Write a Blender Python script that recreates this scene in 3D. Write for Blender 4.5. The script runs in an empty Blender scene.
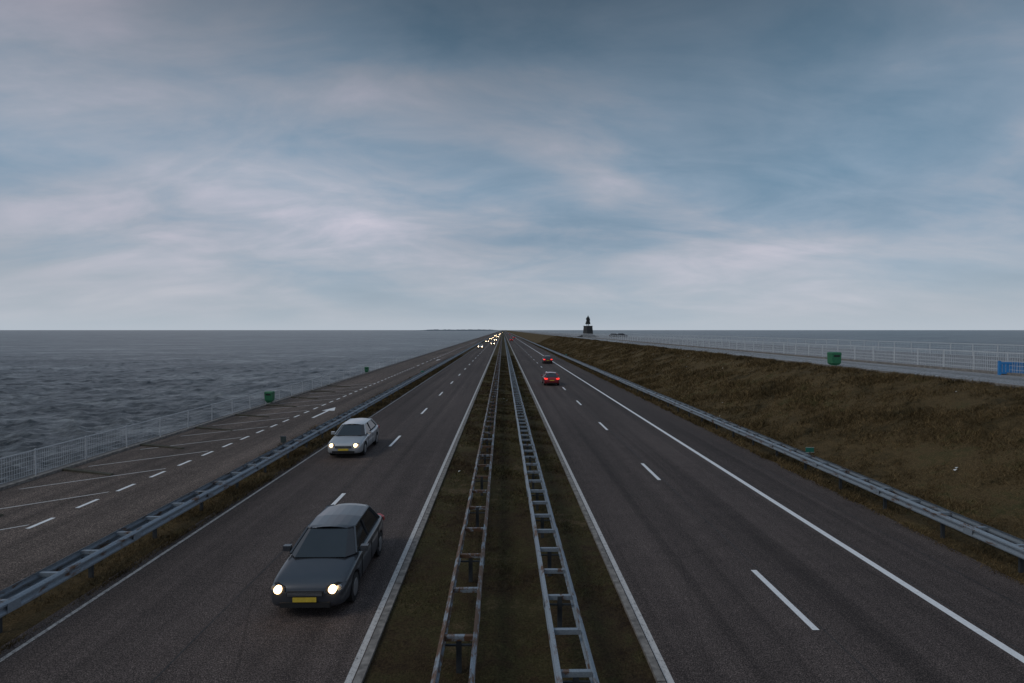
import bpy, bmesh, math, random
import numpy as np
from mathutils import Vector, Matrix
random.seed(4); rng=np.random.default_rng(7)
sc=bpy.context.scene
sc.view_settings.view_transform='Standard'; sc.view_settings.look='None'; sc.view_settings.exposure=0
COL=sc.collection
H=6.4
# ------------------------------------------------------------ materials
def nmat(name):
    m=bpy.data.materials.new(name); m.use_nodes=True
    nt=m.node_tree; b=nt.nodes['Principled BSDF']
    return m,nt,b
def N(nt,t,**k):
    n=nt.nodes.new(t)
    for a,v in k.items(): setattr(n,a,v)
    return n
def L(nt,a,b): nt.links.new(a,b)
def ramp(nt,fac,stops):
    r=N(nt,'ShaderNodeValToRGB'); e=r.color_ramp.elements
    while len(e)<len(stops): e.new(0.5)
    for i,(p,c) in enumerate(stops):
        e[i].position=p; e[i].color=(c[0],c[1],c[2],1) if hasattr(c,'__len__') else (c,c,c,1)
    L(nt,fac,r.inputs[0]); return r.outputs[0]
def noise(nt,scale,detail=4,rough=.55,stretch=(1,1,1),dist=0,coord=None):
    if coord is None:
        coord=N(nt,'ShaderNodeNewGeometry').outputs['Position']
    mp=N(nt,'ShaderNodeMapping'); mp.inputs['Scale'].default_value=stretch
    L(nt,coord,mp.inputs[0])
    n=N(nt,'ShaderNodeTexNoise'); n.inputs['Scale'].default_value=scale; n.inputs['Detail'].default_value=detail
    n.inputs['Roughness'].default_value=rough; n.inputs['Distortion'].default_value=dist
    L(nt,mp.outputs[0],n.inputs['Vector']); return n.outputs['Fac']
def mix(nt,f,a,b,mode='MIX'):
    m=N(nt,'ShaderNodeMix',data_type='RGBA',blend_type=mode)
    for s,v in ((m.inputs[0],f),(m.inputs[6],a),(m.inputs[7],b)):
        if isinstance(v,(int,float)): s.default_value=v if s==m.inputs[0] else (v,v,v,1)
        elif isinstance(v,tuple): s.default_value=(*v,1)
        else: L(nt,v,s)
    return m.outputs[2]
def bump(nt,b,h,strength,dist):
    bp=N(nt,'ShaderNodeBump'); bp.inputs['Strength'].default_value=strength; bp.inputs['Distance'].default_value=dist
    L(nt,h,bp.inputs['Height']); L(nt,bp.outputs[0],b.inputs['Normal'])
def simple(name,col,rough=.6,metal=0,var=.15,scale=8,emit=None,es=0,spec=.5,coat=0):
    m,nt,b=nmat(name)
    n=noise(nt,scale,5)
    c=ramp(nt,n,[(.3,tuple(x*(1-var) for x in col)),(.7,tuple(min(1,x*(1+var)) for x in col))])
    L(nt,c,b.inputs['Base Color']); b.inputs['Roughness'].default_value=rough; b.inputs['Metallic'].default_value=metal
    b.inputs['Specular IOR Level'].default_value=spec; b.inputs['Coat Weight'].default_value=coat
    if emit: b.inputs['Emission Color'].default_value=(*emit,1); b.inputs['Emission Strength'].default_value=es
    return m
def asphalt(name,c0,c1,patch=.25):
    m,nt,b=nmat(name)
    fine=noise(nt,38,2,.85); fine2=noise(nt,12,4,.8); mid=noise(nt,1.6,6,.65); lon=noise(nt,.9,5,.6,(1.5,.012,1)); big=noise(nt,.12,3,.5,(2,.4,1))
    base=ramp(nt,mid,[(.3,c0),(.7,c1)])
    t=ramp(nt,lon,[(.32,.62),(.5,1.0),(.7,1.28)])
    g=ramp(nt,big,[(.3,1-patch),(.7,1+patch)])
    f=ramp(nt,fine,[(.34,.15),(.5,.85),(.64,2.7)]); f2=ramp(nt,fine2,[(.3,.55),(.5,1),(.7,1.6)])
    c=mix(nt,1,base,t,'MULTIPLY'); c=mix(nt,1,c,g,'MULTIPLY'); c=mix(nt,1,c,f,'MULTIPLY'); c=mix(nt,1,c,f2,'MULTIPLY')
    v=N(nt,'ShaderNodeTexVoronoi',feature='DISTANCE_TO_EDGE'); v.inputs['Scale'].default_value=.16
    gm=N(nt,'ShaderNodeNewGeometry'); dn=N(nt,'ShaderNodeTexNoise'); dn.inputs['Scale'].default_value=1.3; dn.inputs['Detail'].default_value=5
    va=N(nt,'ShaderNodeVectorMath',operation='MULTIPLY_ADD'); L(nt,dn.outputs['Color'],va.inputs[0]); va.inputs[1].default_value=(1.5,1.5,1.5); L(nt,gm.outputs['Position'],va.inputs[2])
    L(nt,va.outputs[0],v.inputs['Vector'])
    cr=ramp(nt,v.outputs['Distance'],[(0,.72),(.004,1)])
    c=mix(nt,1,c,cr,'MULTIPLY')
    L(nt,c,b.inputs['Base Color']); b.inputs['Roughness'].default_value=.9; b.inputs['Specular IOR Level'].default_value=.25
    bump(nt,b,fine,.6,.012); return m
M_as=asphalt('asphalt',(.056,.044,.040),(.076,.060,.054),.18)
M_as2=asphalt('asphalt_old',(.074,.057,.048),(.102,.079,.067),.28)
M_pl=asphalt('asphalt_plateau',(.18,.185,.19),(.24,.245,.25),.15)
def paintmat(name,col,wear):
    m,nt,b=nmat(name)
    n=noise(nt,9,6,.75); n2=noise(nt,60,2,.7)
    a=mix(nt,.4,n,n2)
    c=ramp(nt,a,[(wear-.05,(.09,.08,.075)),(wear+.03,tuple(x*.8 for x in col)),(.62,col)])
    L(nt,c,b.inputs['Base Color']); b.inputs['Roughness'].default_value=.6; return m
M_wh=paintmat('road_paint',(.84,.84,.84),.37)
M_wh2=paintmat('road_paint_worn',(.50,.47,.44),.47)
M_wh3=paintmat('road_paint_edge',(.58,.56,.54),.43)
M_kerb=simple('kerb_concrete',(.19,.175,.16),.85,0,.5,6)
M_joint=simple('bitumen_joint',(.022,.020,.019),.7,0,.3,6)
def grassmat(name,cols,blade=False):
    m,nt,b=nmat(name)
    big=noise(nt,.30,6,.7); mid=noise(nt,2.2,6,.75); fine=noise(nt,22,4,.75)
    c=ramp(nt,mix(nt,.4,big,mid),[(.38,cols[0]),(.46,cols[1]),(.54,cols[2]),(.62,cols[3])])
    f=ramp(nt,fine,[(.3,.4),(.5,.95),(.7,1.6)])
    if blade:
        g=N(nt,'ShaderNodeNewGeometry'); f=ramp(nt,g.outputs['Random Per Island'],[(0,.45),(.6,1.05),(1,1.9)])
    c=mix(nt,1,c,f,'MULTIPLY')
    L(nt,c,b.inputs['Base Color']); b.inputs['Roughness'].default_value=.95; b.inputs['Specular IOR Level'].default_value=.1
    if not blade: bump(nt,b,fine,1,.06)
    return m
brown=[(.048,.038,.020),(.084,.060,.029),(.120,.083,.041),(.078,.068,.030)]
olive=[(.045,.030,.019),(.068,.048,.026),(.070,.060,.027),(.125,.090,.052)]
M_gb=grassmat('dry_grass',brown); M_gbb=grassmat('dry_grass_blades',brown,True)
M_go=grassmat('median_grass_soil',olive); M_gob=grassmat('median_grass_blades',olive,True)
def steel(name,rust):
    m,nt,b=nmat(name)
    n=noise(nt,5,6,.7,(1,.35,1)); n2=noise(nt,28,4,.7)
    c=ramp(nt,n2,[(.3,(.20,.235,.27)),(.7,(.31,.355,.40))])
    r=ramp(nt,n,[(rust,1),(rust+.1,0)])
    c=mix(nt,r,c,(.13,.070,.040)); L(nt,c,b.inputs['Base Color'])
    b.inputs['Metallic'].default_value=.35; b.inputs['Roughness'].default_value=.55; return m
M_st=steel('galvanised_steel',.36); M_str=steel('galvanised_steel_rusty',.48)
M_dark=simple('dark_steel',(.05,.055,.06),.6,.3)
M_fence=simple('fence_wire',(.52,.54,.56),.5,.1)
M_post=simple('fence_post',(.48,.50,.52),.5,.1)
M_green=simple('green_plastic',(.02,.15,.065),.45)
M_teal=simple('teal_sign',(.02,.16,.12),.4)
M_blue=simple('blue_paint',(.02,.20,.50),.4)
M_black=simple('black_rubber',(.012,.012,.013),.75)
M_bronze=simple('bronze',(.018,.022,.022),.5,.5,.4)
M_stone=simple('dark_stone',(.03,.03,.03),.7,0,.3)
M_litter=simple('litter_white',(.6,.6,.58),.6)
M_rock=simple('basalt_rubble',(.06,.058,.055),.85,0,.5,2)
M_land=simple('distant_land',(.24,.29,.34),.95,0,.05,.01)  # bluish base colour has the distance haze painted in
# ------------------------------------------------------------ mesh builder
class MB:
    def __init__(s): s.v=[]; s.f=[]; s.m=[]
    def add(s,vs,fs,mi=0):
        o=len(s.v); s.v+=[tuple(v) for v in vs]; s.f+=[tuple(i+o for i in f) for f in fs]; s.m+=[mi]*len(fs)
    def box(s,x0,x1,y0,y1,z0,z1,mi=0):
        s.add([(x0,y0,z0),(x1,y0,z0),(x1,y1,z0),(x0,y1,z0),(x0,y0,z1),(x1,y0,z1),(x1,y1,z1),(x0,y1,z1)],
         [(0,3,2,1),(4,5,6,7),(0,1,5,4),(1,2,6,5),(2,3,7,6),(3,0,4,7)],mi)
    def quad(s,pts,mi=0): s.add(pts,[tuple(range(len(pts)))],mi)
    def rect(s,x0,x1,y0,y1,z,mi=0): s.quad([(x0,y0,z),(x1,y0,z),(x1,y1,z),(x0,y1,z)],mi)
    def extr(s,prof,ys,mi=0,closed=False):
        n=len(prof); vs=[(x,y,z) for y in ys for x,z in prof]; fs=[]
        for j in range(len(ys)-1):
            for i in range(n if closed else n-1):
                a=j*n+i; b=j*n+(i+1)%n; fs.append((a,b,b+n,a+n))
        s.add(vs,fs,mi)
    def cyl(s,c0,c1,r0,r1,n=10,mi=0):
        c0=Vector(c0);c1=Vector(c1); d=(c1-c0).normalized(); a=d.orthogonal().normalized(); b=d.cross(a)
        vs=[c+(a*math.cos(t)+b*math.sin(t))*r for c,r in((c0,r0),(c1,r1)) for t in [2*math.pi*i/n for i in range(n)]]
        fs=[(i,(i+1)%n,(i+1)%n+n,i+n) for i in range(n)]+[tuple(range(n))[::-1],tuple(range(n,2*n))]
        s.add(vs,fs,mi)
    def obj(s,name,mats,smooth=False,bev=0):
        me=bpy.data.meshes.new(name); me.from_pydata(s.v,[],s.f); 
        for m in mats: me.materials.append(m)
        me.polygons.foreach_set('material_index',s.m)
        if smooth: me.polygons.foreach_set('use_smooth',[True]*len(s.f))
        me.update(); o=bpy.data.objects.new(name,me); COL.objects.link(o)
        if bev:
            b=o.modifiers.new('b','BEVEL'); b.width=bev; b.segments=2; b.limit_method='ANGLE'
        return o
FAR=9000
def ysteps(a=-30,b=FAR):
    r=[a]; 
    while r[-1]<b: r.append(min(b,r[-1]+max(2.5,abs(r[-1])*.15)))
    return r
YS=ysteps()
# ------------------------------------------------------------ roads
def road(name,x0,x1,z,mat):
    mb=MB(); mb.extr([(x0,z),((x0+x1)/2,z),(x1,z)],YS); 
    mb.extr([(x0,z-.12),(x0,z)],YS); mb.extr([(x1,z),(x1,z-.12)],YS)
    return mb.obj(name,[mat])
road('motorway_carriageway',-10.15,-2.72,0,M_as)
road('motorway_carriageway',2.95,13.15,0,M_as)
road('parallel_service_road',-20.0,-11.9,0.01,M_as2)
mb=MB(); 
for x0,x1 in((-2.71,-2.55),(2.79,2.94)):
    y=-30
    while y<400: mb.box(x0,x1,y,y+3.97,-.15,.05+random.uniform(-.006,.006)); y+=4
    mb.box(x0,x1,y,FAR,-.15,.05)
mb.box(-20.2,-20.01,-30,FAR,-.15,.12); 
mb.obj('concrete_kerb',[M_kerb])
mb=MB(); z=.006
mb.rect(-2.88,-2.75,-30,FAR,z,2); mb.rect(2.98,3.11,-30,FAR,z,2); mb.rect(10.0,10.2,-30,FAR,z)
mb.rect(-9.78,-9.68,-30,FAR,z,1)
for k in range(-1,160):
    y=11.75+12*k; mb.rect(6.60,6.75,y,y+3,z)
    y=6.9+12*k; mb.rect(-6.3,-6.15,y,y+3.1,z)
mb.obj('road_markings',[M_wh,M_wh2,M_wh3])
mb=MB(); z=.003
for x in(6.82,10.32,-6.40,12.0): 
    ys_=[-30+1.5*i for i in range(160)]+[400,FAR]; V=[];F=[]
    for yy in ys_:
        o_=random.uniform(-.012,.012) if yy<300 else 0; V+=[(x+o_,yy,z),(x+o_+.022+random.uniform(0,.012),yy,z)]
    for i in range(len(ys_)-1): F.append((2*i,2*i+1,2*i+3,2*i+2))
    mb.add(V,F)
mb.obj('pavement_joint',[M_joint])
mb=MB(); z=.016
for k in range(0,40):
    y=14+2.1*k; mb.rect(-15.37,-15.22,y,y+1.05,z)
for k in range(0,14):
    y=15.2+3.75*k
    mb.quad([(-19.4,y,z),(-19.4,y+.12,z),(-15.55,y+3.4,z),(-15.55,y+3.28,z)],2)
for k in range(40): mb.rect(-15.37,-15.22,100+6*k,103+6*k,z)
for ay in (44,120):
    mb.quad([(-13.95,ay-3,z),(-13.75,ay-3,z),(-13.75,ay+.6,z),(-13.95,ay+.6,z)])
    mb.quad([(-14.35,ay+.62,z),(-13.35,ay+.62,z),(-13.85,ay+2.6,z)])
mb.rect(-12.25,-12.15,-30,2000,z,1)
mb.obj('parking_markings',[M_wh,M_wh2,M_wh3])
mb=MB()
for k in range(9):
    y=20.2+5.5*k; mb.add([(-19.98,y,.012),(-17.2,y-.9,.012),(-17.2,y-.65,.012),(-19.98,y+.3,.012),(-19.98,y,.1),(-17.25,y-.87,.07),(-17.25,y-.68,.07),(-19.98,y+.3,.1)],
      [(4,5,6,7),(0,1,5,4),(1,2,6,5),(2,3,7,6)])
mb.obj('bay_divider_kerb',[simple('mossy_kerb',(.05,.045,.03),.9,0,.4,5)])
# ------------------------------------------------------------ ground body
def hz(x):
    xs=[-34,-21.6,-20.2,-20.0,13.1,14.6,16,22.8,24.4,25.4,47,48.5,66]; zs=[-6,-.35,.1,-.1,-.06,.02,.35,3.2,3.6,3.64,3.64,3.4,-6]
    return np.interp(x,xs,zs)
mb=MB()
mb.extr([(-20.0,-.1),(-11.5,-.1),(2.9,-.1),(13.4,-.1)],YS)
mb.obj('ground',[M_go])
mb=MB(); mb.extr([(-34,-6),(-27,-2.6),(-21.6,-.25),(-20.2,.09)],YS); mb.obj('dike_slope',[M_rock])
mb=MB(); mb.extr([(50.6,3.62),(52,3.4),(69,-6)],YS); mb.obj('dike_slope',[M_rock])
mb=MB(); mb.extr([(24.9,3.64),(36,3.64),(50.6,3.64)],YS); mb.extr([(24.9,3.4),(24.9,3.64)],YS)
mb.rect(30.2,30.32,-30,3000,3.648,1)
mb.obj('dike_crest_road',[M_pl,M_wh3])
mb=MB(); mb.box(24.72,24.89,-30,FAR,3.3,3.74); mb.box(30.8,31.2,-30,FAR,3.5,3.80); mb.obj('concrete_kerb',[M_kerb])
def lump(x,y,amp):
    return amp*(np.sin(x*1.3+y*.7)*np.cos(y*.37-x*.4)+.5*np.sin(x*2.1-y*1.17+1+np.sin(y*.31))*np.cos(y*.83)+.6*np.sin(x*.5+y*.23))
def grid(name,x0,x1,nx,hfun,amp,mat):
    ys=[-20.]
    while ys[-1]<FAR: ys.append(ys[-1]+(.5 if ys[-1]<60 else max(.5,ys[-1]*.05)))
    xs=np.linspace(x0,x1,nx); V=[];F=[]
    for y in ys:
        z=hfun(xs)+lump(xs,y,amp)*np.where((xs>x0+.2)&(xs<x1-.2),1,0)*(1 if y<300 else .3)+rng.normal(0,amp*.3,nx)*(1 if y<150 else 0)
        V+=list(zip(xs,[y]*nx,z))
    for j in range(len(ys)-1):
        for i in range(nx-1):
            a=j*nx+i; F.append((a,a+1,a+1+nx,a+nx))
    mb=MB(); mb.add(V,F); return mb.obj(name,[mat],True)
grid('grass_embankment',13.0,24.8,42,lambda x:hz(x)+.0,.05,M_gb)
grid('grass_median',-2.6,2.85,22,lambda x:0*x-.02,.022,M_go)
grid('grass_verge',-12.05,-10.0,9,lambda x:np.interp(x,[-12.05,-11.8,-10.2,-10],[-.05,.03,.02,-.05]),.015,M_gb)
def blades(name,x0,x1,hfun,n,ymin,ymax,hh,mat,amp,edge=0):
    u=rng.random(n); y=ymin*(ymax/ymin)**u
    x=x0+(x1-x0)*rng.random(n)
    if edge:
        e=rng.random(n)<edge; side=rng.random(n)<.5
        x=np.where(e,np.where(side,x0-.0,x1)+np.abs(rng.normal(0,.12,n))*np.where(side,-1,1)*.7,x)
    cl=np.zeros(n)
    for k in range(9):
        fx,fy=rng.normal(0,2.2,2); cl+=np.sin(fx*x+fy*y+rng.random()*6.28)
    keep=rng.random(n)<(.62+.12*cl); x=x[keep];y=y[keep]; cl=cl[keep]; n=len(x)
    s=np.clip(y/16,.7,6)
    z=hfun(x)+lump(x,y,amp)-.01
    h=hh*(.4+rng.random(n))*np.clip(1+.15*cl,.5,1.8)*np.clip(s,.8,2.0); w=.008*s*(.6+rng.random(n))
    a=rng.random(n)*np.pi; lx=rng.normal(0,.8,n)*h+.25*h; ly=rng.normal(0,.8,n)*h
    V=np.empty((n,3,3)); V[:,0]=np.stack([x-w*np.cos(a),y-w*np.sin(a),z],1); V[:,1]=np.stack([x+w*np.cos(a),y+w*np.sin(a),z],1)
    V[:,2]=np.stack([x+lx,y+ly,z+h],1)
    me=bpy.data.meshes.new(name); me.vertices.add(3*n); me.vertices.foreach_set('co',V.ravel())
    me.loops.add(3*n); me.loops.foreach_set('vertex_index',np.arange(3*n,dtype=np.int32))
    me.polygons.add(n); me.polygons.foreach_set('loop_start',np.arange(0,3*n,3,dtype=np.int32))
    me.materials.append(mat); me.update(calc_edges=True); me.validate()
    o=bpy.data.objects.new(name,me); COL.objects.link(o)
blades('grass',13.2,24.7,hz,320000,14,260,.085,M_gbb,.05)
blades('grass',-2.52,2.75,lambda x:0*x-.02,150000,7,140,.045,M_gob,.022)
blades('grass',-12.0,-10.05,lambda x:0*x+.02,60000,9,140,.08,M_gbb,.015,.25)
blades('grass',13.1,13.3,lambda x:0*x+.0,20000,9,140,.07,M_gbb,.0,.6)
# ------------------------------------------------------------ water
m,nt,b=nmat('sea_water')
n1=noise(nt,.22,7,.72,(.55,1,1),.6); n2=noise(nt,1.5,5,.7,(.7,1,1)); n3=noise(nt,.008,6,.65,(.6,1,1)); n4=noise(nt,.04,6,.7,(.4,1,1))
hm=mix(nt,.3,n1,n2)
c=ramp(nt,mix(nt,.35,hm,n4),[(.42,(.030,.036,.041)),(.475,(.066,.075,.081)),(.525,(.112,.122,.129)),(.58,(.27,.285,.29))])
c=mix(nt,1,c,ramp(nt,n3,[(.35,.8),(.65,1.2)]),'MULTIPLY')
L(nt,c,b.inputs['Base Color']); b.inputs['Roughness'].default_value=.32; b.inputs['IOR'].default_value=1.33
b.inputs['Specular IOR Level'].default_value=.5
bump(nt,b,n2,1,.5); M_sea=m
mb=MB(); mb.rect(-60000,60000,-500,60000,-5.0)
wv=[]
for i in range(34):
    lam=1.3*(9/1.3)**(i/33); ang=rng.normal(math.radians(65),.5); wv.append((2*math.pi/lam*math.cos(ang),2*math.pi/lam*math.sin(ang),.013*lam,lam,rng.random()*6.28))
def sea(xa,xb,sgn):
    xs=[xa]; st=.45
    while abs(xs[-1])<abs(xb): xs.append(xs[-1]+sgn*max(.45,(abs(xs[-1])-25)*.012))
    ys=[5.]
    while ys[-1]<900: ys.append(ys[-1]+max(.45,ys[-1]*.0105))
    X,Y=np.meshgrid(np.array(xs),np.array(ys)); cell=np.maximum(np.maximum(.45,(abs(X)-25)*.012),Y*.0105)
    Z=np.zeros_like(X)
    for kx,ky,a,lam,ph in wv:
        f=np.clip((lam/cell-2.2)/1.5,0,1); s=np.sin(kx*X+ky*Y+ph+.6*np.sin(X*.11+ky*3)+.5*np.sin(Y*.09+kx*2)); Z+=a*f*(1-np.abs(s))*1.3 -a*f*.5
    ed=np.clip((abs(xb)-abs(X))/60,0,1)*np.clip((900-Y)/150,0,1)
    Z=-4.75+Z*ed
    ny,nx=X.shape; V=np.stack([X,Y,Z],2).reshape(-1,3).tolist()
    idx=np.arange(ny*nx).reshape(ny,nx); q=np.stack([idx[:-1,:-1],idx[:-1,1:],idx[1:,1:],idx[1:,:-1]],2)
    if sgn<0: q=q[:,:,::-1]
    mb.add(V,[tuple(t) for t in q.reshape(-1,4).tolist()])
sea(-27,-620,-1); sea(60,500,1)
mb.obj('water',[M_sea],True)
mb=MB()
P=[]; 
for i in range(60):
    x=-1500+i*25; P.append((x,9500,-5)); 
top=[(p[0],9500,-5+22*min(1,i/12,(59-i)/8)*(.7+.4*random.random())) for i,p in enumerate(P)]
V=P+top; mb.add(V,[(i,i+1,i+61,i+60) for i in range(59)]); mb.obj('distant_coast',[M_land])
# ------------------------------------------------------------ guard rails
def wprof(x,sgn):
    pts=[(0,.44),(.03,.455),(.075,.49),(.075,.53),(.02,.575),(.02,.615),(.075,.66),(.075,.70),(.03,.735),(0,.75)]
    o=[(x+sgn*a,z) for a,z in pts]; i=[(x+sgn*(a-.006),z) for a,z in pts[::-1]]
    return o+i
def rail(name,xa,xb,sp,mat,y0=-20,z0=0):
    mb=MB()
    for x,s in((xa,-1),(xb,1)):
        y=y0
        while y<160:
            dx=random.uniform(-.008,.008); dz=random.uniform(-.007,.007)
            mb.extr([(p+dx,q+z0+dz) for p,q in wprof(x,s)],[y,y+3.995],0,True); y+=4
        mb.extr([(p,q+z0) for p,q in wprof(x,s)],[y]+[v for v in YS if v>y+5],0,True)
    y=y0; k=0
    while y<420:
        j=random.uniform(-.025,.025)
        mb.box(xa+.008,xb-.008,y-.04+j,y+.04+j,z0+.70,z0+.712); mb.box(xa+.008,xb-.008,y-.04+j,y-.03+j,z0+.62,z0+.70)
        if k%2==0:
            xc=(xa+xb)/2; mb.box(xc-.05,xc+.05,y-.03,y+.03,z0-.3,z0+.699,1)
            for s in(-1,1):
                mb.box(xc+s*.05 if s>0 else xa+.02,xb-.02 if s>0 else xc-.05,y-.02,y+.02,z0+.5,z0+.53,1)
        if k%3==0:
            for x,s in((xa,-1),(xb,1)):
                mb.box(min(x+s*.074,x+s*.085),max(x+s*.074,x+s*.085),y-.16,y+.16,z0+.49,z0+.70)
        y+=sp;k+=1
    return mb.obj(name,[mat,M_dark])
rail('guard_rail',-1.10,-.55,1.9,M_str)
rail('guard_rail',.95,1.48,1.33,M_st)
rail('guard_rail',-10.9,-10.4,1.33,M_st)
rail('guard_rail',13.5,14.0,1.33,M_st)
# ------------------------------------------------------------ fences
def fence(name,x,z,h,ya,yb,post=3.0,vs=.12,wk=1.0,pr=.032):
    mb=MB(); y=ya
    while y<yb:
        mb.cyl((x,y,z-.2),(x+random.uniform(-.02,.02),y+random.uniform(-.02,.02),z+h+.06),pr,pr,6,1); y+=post*(1 if y<250 else 3)
    for i in range(6):
        zz=z+.08+(h-.1)*i/5; mb.box(x-.004,x+.004,ya,yb,zz-.005*wk,zz+.005*wk)
    mb.box(x-.02,x+.02,ya,yb,z+h-.8*pr,z+h+.8*pr,1)
    y=ya
    while y<min(yb,260):
        w=.004*wk*max(1,y/90); mb.box(x-.003,x+.003,y-w,y+w,z+.06,z+h-.02); y+=vs*(1 if y<60 else 2)*(1 if y<120 else 2)
    return mb.obj(name,[M_fence,M_post])
fence('mesh_fence',-20.6,.02,1.1,4,3000,3.0,.12,1.3)
fence('mesh_fence',31,3.64,1.35,14,2500,2.5,.16,2.2,.05)
fence('mesh_fence',50.0,3.62,1.3,20,2500,3.0,.3,1.6,.05)
# ------------------------------------------------------------ litter bins, signs, etc
def bin_(x,y,z,s=1):
    mb=MB(); w=.33*s
    mb.box(-.16,.16,-.16,.16,-.1,.25*s,0)
    prof=[(.75,.12),(1,.25),(1.05,.9),(1.08,.93),(1.08,1.0),(.9,1.08)]
    for i in range(len(prof)-1):
        a,za=prof[i]; c,zc=prof[i+1]; a*=w;c*=w
        V=[(-a,-a,za*s),(a,-a,za*s),(a,a,za*s),(-a,a,za*s),(-c,-c,zc*s),(c,-c,zc*s),(c,c,zc*s),(-c,c,zc*s)]
        mb.add(V,[(0,1,5,4),(1,2,6,5),(2,3,7,6),(3,0,4,7)])
    mb.quad([(-.9*w,-.9*w,1.08*s),(.9*w,-.9*w,1.08*s),(.9*w,.9*w,1.08*s),(-.9*w,.9*w,1.08*s)])
    mb.box(-w*.7,w*.7,-w*1.06,-w*1.05,.72*s,.86*s,1); mb.box(-w*.8,w*.8,-w*.8,w*.8,.11*s,.125*s)
    o=mb.obj('litter_bin',[M_green,M_black],bev=.01); o.location=(x,y,z); return o
bin_(-20.25,49,.1,.92); bin_(-20.3,84,.1,.75)
bin_(25.3,42.5,3.64,1.0)
mb=MB(); mb.box(-.04,.04,-.03,.03,0,.62,1); mb.box(-.13,.13,-.05,.05,.62,.92,0); mb.box(-.15,.15,-.06,.06,.922,.94,1)
o=mb.obj('roadside_cabinet',[simple('cabinet',(.03,.045,.045),.5),M_dark],bev=.008); o.location=(-11.3,29,0)
for (x,y) in((14.0,25.6),(14.0,125.6),(-10.9,75)):
    mb=MB(); mb.box(-.02,.02,-.02,.02,.3,.8,1); mb.box(-.19,.19,-.013,.013,.76,.99,0); mb.box(-.2,.2,-.016,-.0135,.75,.765,2); mb.box(-.2,.2,-.016,-.0135,.985,1.0,2)
    o=mb.obj('marker_sign',[M_teal,M_dark,M_litter]); o.location=(x+.15,y,0)
mb=MB()
mb.box(-2.2,2.2,-.05,.05,.66,.78); mb.box(-2.2,2.2,-.05,.05,.06,.16)
for i in range(23): 
    x=-2.15+i*.195; mb.box(x-.075,x+.075,-.02,.02,.16,.66)
for x in(-2.2,0,2.2): mb.box(x-.06,x+.06,-.06,.06,-.05,.85)
o=mb.obj('blue_barrier',[M_blue]); o.location=(32.6,33.5,3.66); o.rotation_euler=(0,0,math.radians(-12))
mb=MB()
for i in range(26):
    x=random.uniform(14.5,24) if i<18 else random.uniform(-2,2.5); y=random.uniform(16,90); z=float(hz(x)) + .09 if x>10 else .03
    s=random.uniform(.03,.07); mb.quad([(x-s,y-s,z),(x+s,y-s*.5,z+s),(x+s*.7,y+s,z+s*.6),(x-s,y+s*.8,z+.02)])
mb.obj('litter',[M_litter])
# ------------------------------------------------------------ cars
M_glass=simple('car_glass',(.015,.018,.022),.06,0,.1,3,spec=.8)
M_head=simple('headlight',(.9,.85,.7),.2,0,.01,3,(1,.66,.32),7)
M_headf=simple('headlight_beam',(.9,.85,.7),.2,0,.01,3,(1,.72,.42),45)
M_tail=simple('tail_light',(.6,.01,.01),.3,0,.05,3,(1,.03,.02),1.6)
M_tail0=simple('tail_lens',(.35,.01,.01),.3)
M_rim=simple('wheel_rim',(.4,.41,.42),.35,.7)
M_plate=simple('number_plate',(.62,.45,.05),.5)
def paintc(n,c): return simple(n,c,.28,.35,.04,2,coat=.6)
Pg=paintc('paint_graphite',(.06,.065,.075)); Ps=paintc('paint_silver',(.42,.44,.46)); Pr=paintc('paint_red',(.26,.012,.02)); Pk=paintc('paint_dark',(.05,.015,.02)); Pw=paintc('paint_white',(.65,.65,.65)); Pd=paintc('paint_black',(.012,.013,.015))
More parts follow.
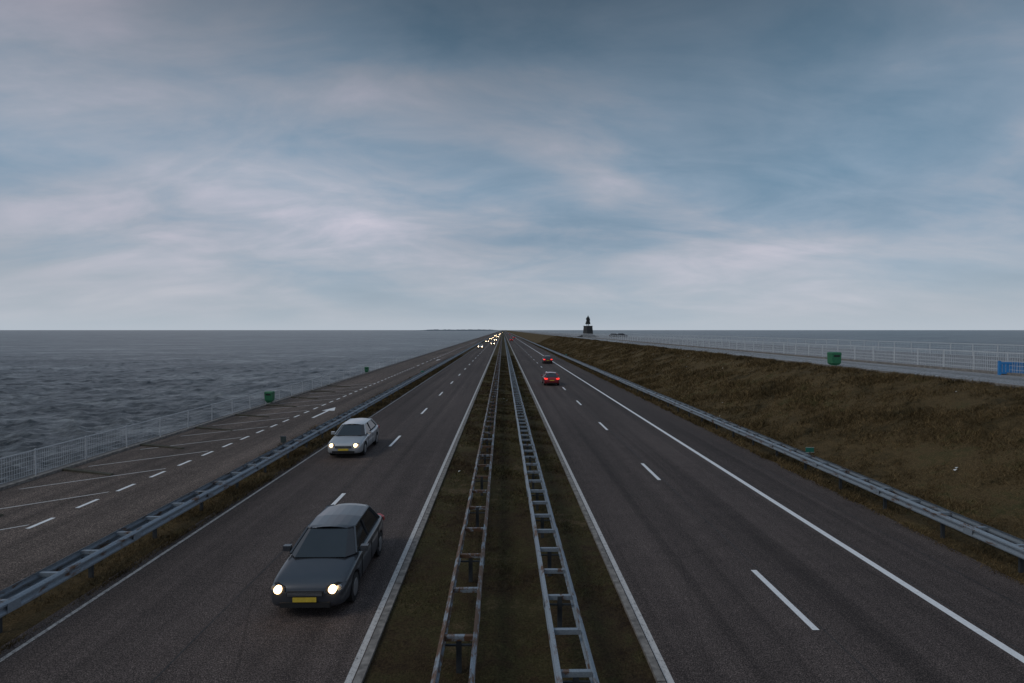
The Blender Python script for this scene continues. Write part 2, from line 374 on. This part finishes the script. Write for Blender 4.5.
def car(x,y,paint,away=False,lights=True,est=0,hm=None):
    st=[(-.02,.62,.30,.56),(.06,.80,.22,.70),(.30,.875,.19,.80),(.85,.895,.19,.89),(1.25,.90,.19,.95),(2.2,.905,.19,.97),(3.3,.905,.19,.98),(3.9,.89,.19,1.0+est),(4.25,.85,.22,.97+est),(4.42,.74,.30,.80),(4.45,.62,.36,.66)]
    V=[];F=[]
    for (yy,w,zb,zt) in st:
        zm=zb+(zt-zb)*.55
        half=[(0,zt+.035),(w*.55,zt+.025),(w*.88,zt-.01),(w*.985,zt-.10),(w,zm),(w*.985,zb+.09),(w*.90,zb),(0,zb)]
        loop=half+[(-a,c) for a,c in half[1:-1]][::-1]
        V+=[(a,yy,c) for a,c in loop]
    n=14
    for j in range(len(st)-1):
        for i in range(n):
            a=j*n+i; b_=j*n+(i+1)%n; F.append((a,a+n,b_+n,b_))
    F.append(tuple(range(n))); F.append(tuple(range((len(st)-1)*n,len(st)*n))[::-1])
    me=bpy.data.meshes.new('body'); me.from_pydata(V,[],F); me.materials.append(paint); me.materials.append(M_black)
    bm=bmesh.new(); bm.from_mesh(me); bmesh.ops.recalc_face_normals(bm,faces=bm.faces); bm.to_mesh(me); bm.free()
    ob=bpy.data.objects.new('body',me); COL.objects.link(ob)
    sm=ob.modifiers.new('s','SUBSURF'); sm.levels=2; sm.render_levels=2
    cuts=[]
    for yy in(.86,3.52):
        for s in(-1,1):
            c=MB(); c.cyl((s*.62,yy,.33),(s*1.1,yy,.33),.375,.375,28,0); co=c.obj('cut',[M_black])
            bm=bmesh.new(); bm.from_mesh(co.data); bmesh.ops.recalc_face_normals(bm,faces=bm.faces); bm.to_mesh(co.data); bm.free()
            bo=ob.modifiers.new('b','BOOLEAN'); bo.operation='DIFFERENCE'; bo.object=co; bo.solver='EXACT'
            try: bo.material_mode='TRANSFER'
            except Exception: pass
            cuts.append(co)
    dg=bpy.context.evaluated_depsgraph_get(); dg.update()
    me2=bpy.data.meshes.new_from_object(ob.evaluated_get(dg))
    for c in cuts: bpy.data.objects.remove(c)
    bpy.data.objects.remove(ob)
    me2.polygons.foreach_set('use_smooth',[True]*len(me2.polygons))
    body=bpy.data.objects.new('body',me2); COL.objects.link(body)
    mb=MB(); P,G,K,Hd,T,R,Pl=0,1,2,3,4,5,6
    base=[(1.02,.60,.965),(1.28,.80,.955),(3.75,.79,1.0+est),(4.18,.64,1.01+est)]
    roof=[(1.78,.46,1.40),(1.92,.585,1.385),(3.45,.575,1.40+est*.4),(3.66,.46,1.385+est*.4)]
    def pt(q,s): return (q[1]*s,q[0],q[2])
    for s in (1,-1):
        for i in range(3): mb.quad([pt(base[i],s),pt(base[i+1],s),pt(roof[i+1],s),pt(roof[i],s)],G)
        def strip(a,b_,w,mi=P):
            a=Vector(a);b_=Vector(b_); mb.cyl(a,b_,w,w,6,mi)
        strip(pt(base[1],s),pt(roof[1],s),.035); strip(pt(base[2],s),pt(roof[2],s),.05)
        mid=((base[1][1]+base[2][1])/2*s,2.45,.98); strip(mid,(.595*s,2.5,1.395),.028,K)
        strip(pt(roof[1],s),pt(roof[2],s),.03); strip(pt(base[1],s),pt(base[2],s),.018,K)
        strip(pt(roof[2],s),pt(roof[3],s),.03); strip(pt(roof[0],s),pt(roof[1],s),.03)
        mb.box(min(s*.86,s*1.04),max(s*.86,s*1.04),1.42,1.56,.95,1.08,P); mb.box(min(s*.82,s*.9),max(s*.82,s*.9),1.46,1.52,.93,.98,K)
        for yy in(1.45,2.45,3.3): mb.box(min(s*.895,s*.908),max(s*.895,s*.908),yy-.005,yy+.005,.32,.86,K)
        for yy in(.86,3.52):
            mb.cyl((s*.68,yy,.325),(s*.88,yy,.325),.325,.325,28,K); mb.cyl((s*.879,yy,.325),(s*.89,yy,.325),.30,.22,24,K)
            mb.cyl((s*.885,yy,.325),(s*.895,yy,.325),.21,.19,20,R)
    mb.quad([pt(base[0],-1),pt(base[0],1),pt(roof[0],1),pt(roof[0],-1)],G); mb.quad([pt(base[3],1),pt(base[3],-1),pt(roof[3],-1),pt(roof[3],1)],G)
    nx=6; rows=[(1.76,.47,1.395),(1.92,.59,1.40),(2.6,.60,1.42),(3.45,.58,1.41+est*.4),(3.68,.47,1.39+est*.4)]
    RV=[];RF=[]
    for yy,w,zz in rows:
        for i in range(nx+1):
            t=-1+2*i/nx; RV.append((w*t,yy,zz+.05*(1-t*t)))
    for j in range(4):
        for i in range(nx): a=j*(nx+1)+i; RF.append((a,a+1,a+nx+2,a+nx+1))
    mb.add(RV,RF,P)
    mb.cyl((-.5,1.3,1.02),(.05,1.12,1.0),.012,.012,5,K); mb.cyl((.15,1.3,1.02),(.6,1.15,1.0),.012,.012,5,K)
    mb.box(-.40,.40,-.045,.1,.52,.62,K); mb.box(-.55,.55,-.045,.1,.27,.38,K); mb.box(-.26,.26,-.06,-.046,.40,.50,Pl)
    for i in range(3): mb.box(-.38,.38,-.055,-.046,.535+.03*i,.543+.03*i,R)
    mb.box(-.26,.26,4.47,4.485,.60,.70,Pl); mb.box(-.6,.6,4.35,4.47,.30,.40,K)
    for s in(-1,1):
        vs=[(s*.44,-.035,.60),(s*.66,.0,.585),(s*.81,.16,.60),(s*.825,.30,.70),(s*.66,.09,.745),(s*.46,.025,.70)]
        vs2=[(a,b_+.1,c) for a,b_,c in vs]; mb.add(vs+vs2,[(0,1,4,5),(1,2,3,4)]+[(i,(i+1)%6,(i+1)%6+6,i+6) for i in range(6)],K)
        mb.cyl((s*.60,-.03,.655),(s*.60,.05,.655),.085,.085,14,Hd if (lights) else R)
        mb.cyl((s*.72,.06,.66),(s*.72,.12,.66),.06,.06,12,R)
        vs=[(s*.50,4.44,.76),(s*.72,4.38,.74),(s*.855,4.22,.78),(s*.85,4.16,.90+est),(s*.70,4.34,.91+est*.7),(s*.5,4.42,.88)]
        vs=[(a*1.01,b_+.05,c) for a,b_,c in vs]
        vs2=[(a*.98,b_-.12,c) for a,b_,c in vs]; mb.add(vs+vs2,[(5,4,1,0),(4,3,2,1)]+[(i,(i+1)%6,(i+1)%6+6,i+6) for i in range(6)],T)
    det=mb.obj('det',[paint,M_glass,M_black,hm or M_head,M_tail if away else M_tail0,M_rim,M_plate])
    bm=bmesh.new(); bm.from_mesh(det.data); bmesh.ops.recalc_face_normals(bm,faces=bm.faces); bm.to_mesh(det.data); bm.free()
    bpy.ops.object.select_all(action='DESELECT'); det.select_set(True); body.select_set(True); bpy.context.view_layer.objects.active=body
    bpy.ops.object.join(); body.name='car'; body.data.name='car'
    if away: body.rotation_euler=(0,0,math.pi); body.location=(x,y+4.45,0)
    else: body.location=(x,y,0)
    return body
def dup(o,x,y,z=0,rot=0):
    c=o.copy(); c.name='car'; c.location=(x,y,z); c.rotation_euler=(0,0,rot); COL.objects.link(c); return c
c1=car(-4.38,12.4,Pg)
c2=car(-7.95,28.0,Ps,est=.05)
c3=car(5.6,64,Pr,True,False)
c4=car(8.5,106,Pk,True,False)
c5=car(-7.9,195,Pw,hm=M_headf)
c7=car(-4.4,240,Pd,hm=M_headf)
for i,(x,y) in enumerate(((-8,285),(-4.5,330),(-8,370),(-8,420),(-4.4,470),(-4.4,520),(-8,560),(-8,640),(-4.4,700),(-4.4,760),(-8,900),(-4.4,1000),(-4.4,1100),(-8,1300),(-4.4,1500))): dup(c5 if i%2 else c7,x,y)
for x,y in((4.9,330),(8.4,430),(8.4,700)): dup(c3,x,y,0,math.pi)
c6=car(40,190,Pd,False,False); c6.rotation_euler=(0,0,math.radians(82)); c6.location=(45.0,214,3.65)
dup(c6,49.0,220,3.65,math.radians(82))
# ------------------------------------------------------------ statue
Z0=3.64; sx,sy=33.2,219
mb=MB()
for i,(r,z0,z1) in enumerate(((3.0,-.1,.3),(2.4,.3,.6),(1.9,.6,.9))): mb.box(-r,r,-r,r,z0,z1,1)
mb.add([(-1.45,-1.45,.9),(1.45,-1.45,.9),(1.45,1.45,.9),(-1.45,1.45,.9),(-1.25,-1.25,4.2),(1.25,-1.25,4.2),(1.25,1.25,4.2),(-1.25,1.25,4.2)],[(0,1,5,4),(1,2,6,5),(2,3,7,6),(3,0,4,7),(4,5,6,7)],1)
mb.box(-1.4,1.4,-1.4,1.4,4.201,4.4,1)
plinth=mb.obj('plinth',[M_bronze,M_stone],bev=.04)
K=2.25; zb=4.4
J=[((0,0,1.0),.17),((0,0,1.25),.18),((0,0,1.45),.2),((0,.0,1.56),.08),((0,-.02,1.68),.11),((0,-.02,1.77),.10),
   ((.2,0,1.44),.085),((.33,.03,1.18),.065),((.28,-.15,.98),.05),((.26,-.22,.93),.045),
   ((-.2,0,1.44),.085),((-.33,.06,1.2),.065),((-.30,-.02,.95),.05),((-.29,-.05,.86),.045),
   ((.11,0,.9),.11),((.13,-.02,.5),.085),((.13,.02,.08),.06),((.14,-.14,.04),.05),
   ((-.11,0,.9),.11),((-.13,.1,.5),.085),((-.13,.16,.08),.06),((-.14,.02,.04),.05)]
E=[(0,1),(1,2),(2,3),(3,4),(4,5),(2,6),(6,7),(7,8),(8,9),(2,10),(10,11),(11,12),(12,13),(0,14),(14,15),(15,16),(16,17),(0,18),(18,19),(19,20),(20,21)]
me=bpy.data.meshes.new('figure'); me.from_pydata([Vector(j[0])*K for j in J],E,[]); fig=bpy.data.objects.new('figure',me); COL.objects.link(fig)
sk=fig.modifiers.new('s','SKIN'); 
for i,j in enumerate(J): me.skin_vertices[0].data[i].radius=(j[1]*K,j[1]*K)
me.skin_vertices[0].data[0].use_root=True
fig.modifiers.new('ss','SUBSURF').levels=2; me.materials.append(M_bronze)
mb=MB(); nn=20; lv=[(1.5,.20,.14,0),(1.3,.27,.21,0),(1.05,.27,.22,.0),(.8,.33,.28,.03),(.5,.40,.36,.08),(.28,.47,.44,.14)]
V=[];F=[]
for z,a,b_,o_ in lv:
    for i in range(nn):
        t=2*math.pi*i/nn; k=1+.08*math.sin(5*t+z*3)*(1.5-z); V.append((K*(a*k*math.cos(t)+o_*.6),K*(b_*k*math.sin(t)+o_),K*z))
for j in range(5):
    for i in range(nn): F.append((j*nn+i,j*nn+(i+1)%nn,(j+1)*nn+(i+1)%nn,(j+1)*nn+i))
mb.add(V,F); coat=mb.obj('coat',[M_bronze],True)
par=bpy.data.objects.new('statue_on_plinth',None); COL.objects.link(par); par.location=(sx,sy,Z0); par.rotation_euler=(0,0,.4)
for o in(plinth,fig,coat):
    o.parent=par
fig.location=(0,0,zb); coat.location=(0,0,zb)
# ------------------------------------------------------------ world
w=bpy.data.worlds.new('World'); sc.world=w; w.use_nodes=True; nt=w.node_tree
for n in list(nt.nodes): nt.nodes.remove(n)
out=N(nt,'ShaderNodeOutputWorld')
SE,SR=math.radians(42),math.radians(-115)
sky=N(nt,'ShaderNodeTexSky',sky_type='NISHITA'); sky.sun_disc=False; sky.sun_elevation=SE; sky.sun_rotation=SR
bg1=N(nt,'ShaderNodeBackground'); bg1.inputs[1].default_value=.07; L(nt,sky.outputs[0],bg1.inputs[0])
tc=N(nt,'ShaderNodeTexCoord').outputs['Generated']
sep=N(nt,'ShaderNodeSeparateXYZ'); L(nt,tc,sep.inputs[0])
def M(op,a,b=None,c=None):
    n=N(nt,'ShaderNodeMath',operation=op)
    for i,v in enumerate((a,b,c)):
        if v is None: continue
        if isinstance(v,(int,float)): n.inputs[i].default_value=v
        else: L(nt,v,n.inputs[i])
    return n.outputs[0]
zc=M('MAXIMUM',sep.outputs[2],0.0); den=M('ADD',zc,.28)
cx=M('DIVIDE',sep.outputs[0],den); cy=M('DIVIDE',sep.outputs[1],den)
cb=N(nt,'ShaderNodeCombineXYZ'); L(nt,cx,cb.inputs[0]); L(nt,cy,cb.inputs[1]); cb.inputs[2].default_value=3.3; cv=cb.outputs[0]
na=noise(nt,.75,6,.52,(.8,1.1,1),.35,cv); nb=noise(nt,2.3,7,.58,(.8,1.5,1),.5,cv); nd=noise(nt,.33,3,.5,(1,.8,1),0,cv)
f=mix(nt,.28,na,nb)
c=ramp(nt,f,[(.37,(.165,.275,.385)),(.45,(.245,.345,.455)),(.52,(.36,.415,.50)),(.58,(.48,.495,.585)),(.66,(.64,.615,.69))])
c=mix(nt,1,c,ramp(nt,nd,[(.35,.80),(.65,1.18)]),'MULTIPLY')
el=ramp(nt,zc,[(0,(1.0,1.0,1.0)),(.10,(1.16,1.11,1.09)),(.24,(1.06,1.03,1.02)),(.36,(.78,.77,.775)),(.50,(.40,.415,.43)),(.7,(.56,.59,.64)),(1,(1.05,1.05,1.05))])
c=mix(nt,1,c,el,'MULTIPLY')
hzn=ramp(nt,zc,[(0,1),(.03,.7),(.16,0)])
c=mix(nt,hzn,c,(.47,.53,.60))
bg2=N(nt,'ShaderNodeBackground'); L(nt,c,bg2.inputs[0]); bg2.inputs[1].default_value=1.0
ms=N(nt,'ShaderNodeMixShader'); ms.inputs[0].default_value=.93; L(nt,bg1.outputs[0],ms.inputs[1]); L(nt,bg2.outputs[0],ms.inputs[2]); L(nt,ms.outputs[0],out.inputs[0])
sd=bpy.data.lights.new('sun','SUN'); sd.energy=.8; sd.angle=math.radians(25); sd.color=(1,.95,.88)
so=bpy.data.objects.new('sun',sd); COL.objects.link(so)
d=Vector((math.sin(SR)*math.cos(SE),math.cos(SR)*math.cos(SE),math.sin(SE))); so.rotation_euler=d.to_track_quat('Z','Y').to_euler()
# ------------------------------------------------------------ camera
cd=bpy.data.cameras.new('camera'); cam=bpy.data.objects.new('camera',cd); COL.objects.link(cam)
cd.sensor_width=36; cd.lens=19.76; cd.clip_end=100000; cd.clip_start=.1
cam.location=(0,0,H); cam.rotation_euler=(math.radians(90-1.17),0,math.radians(-.92)); sc.camera=cam
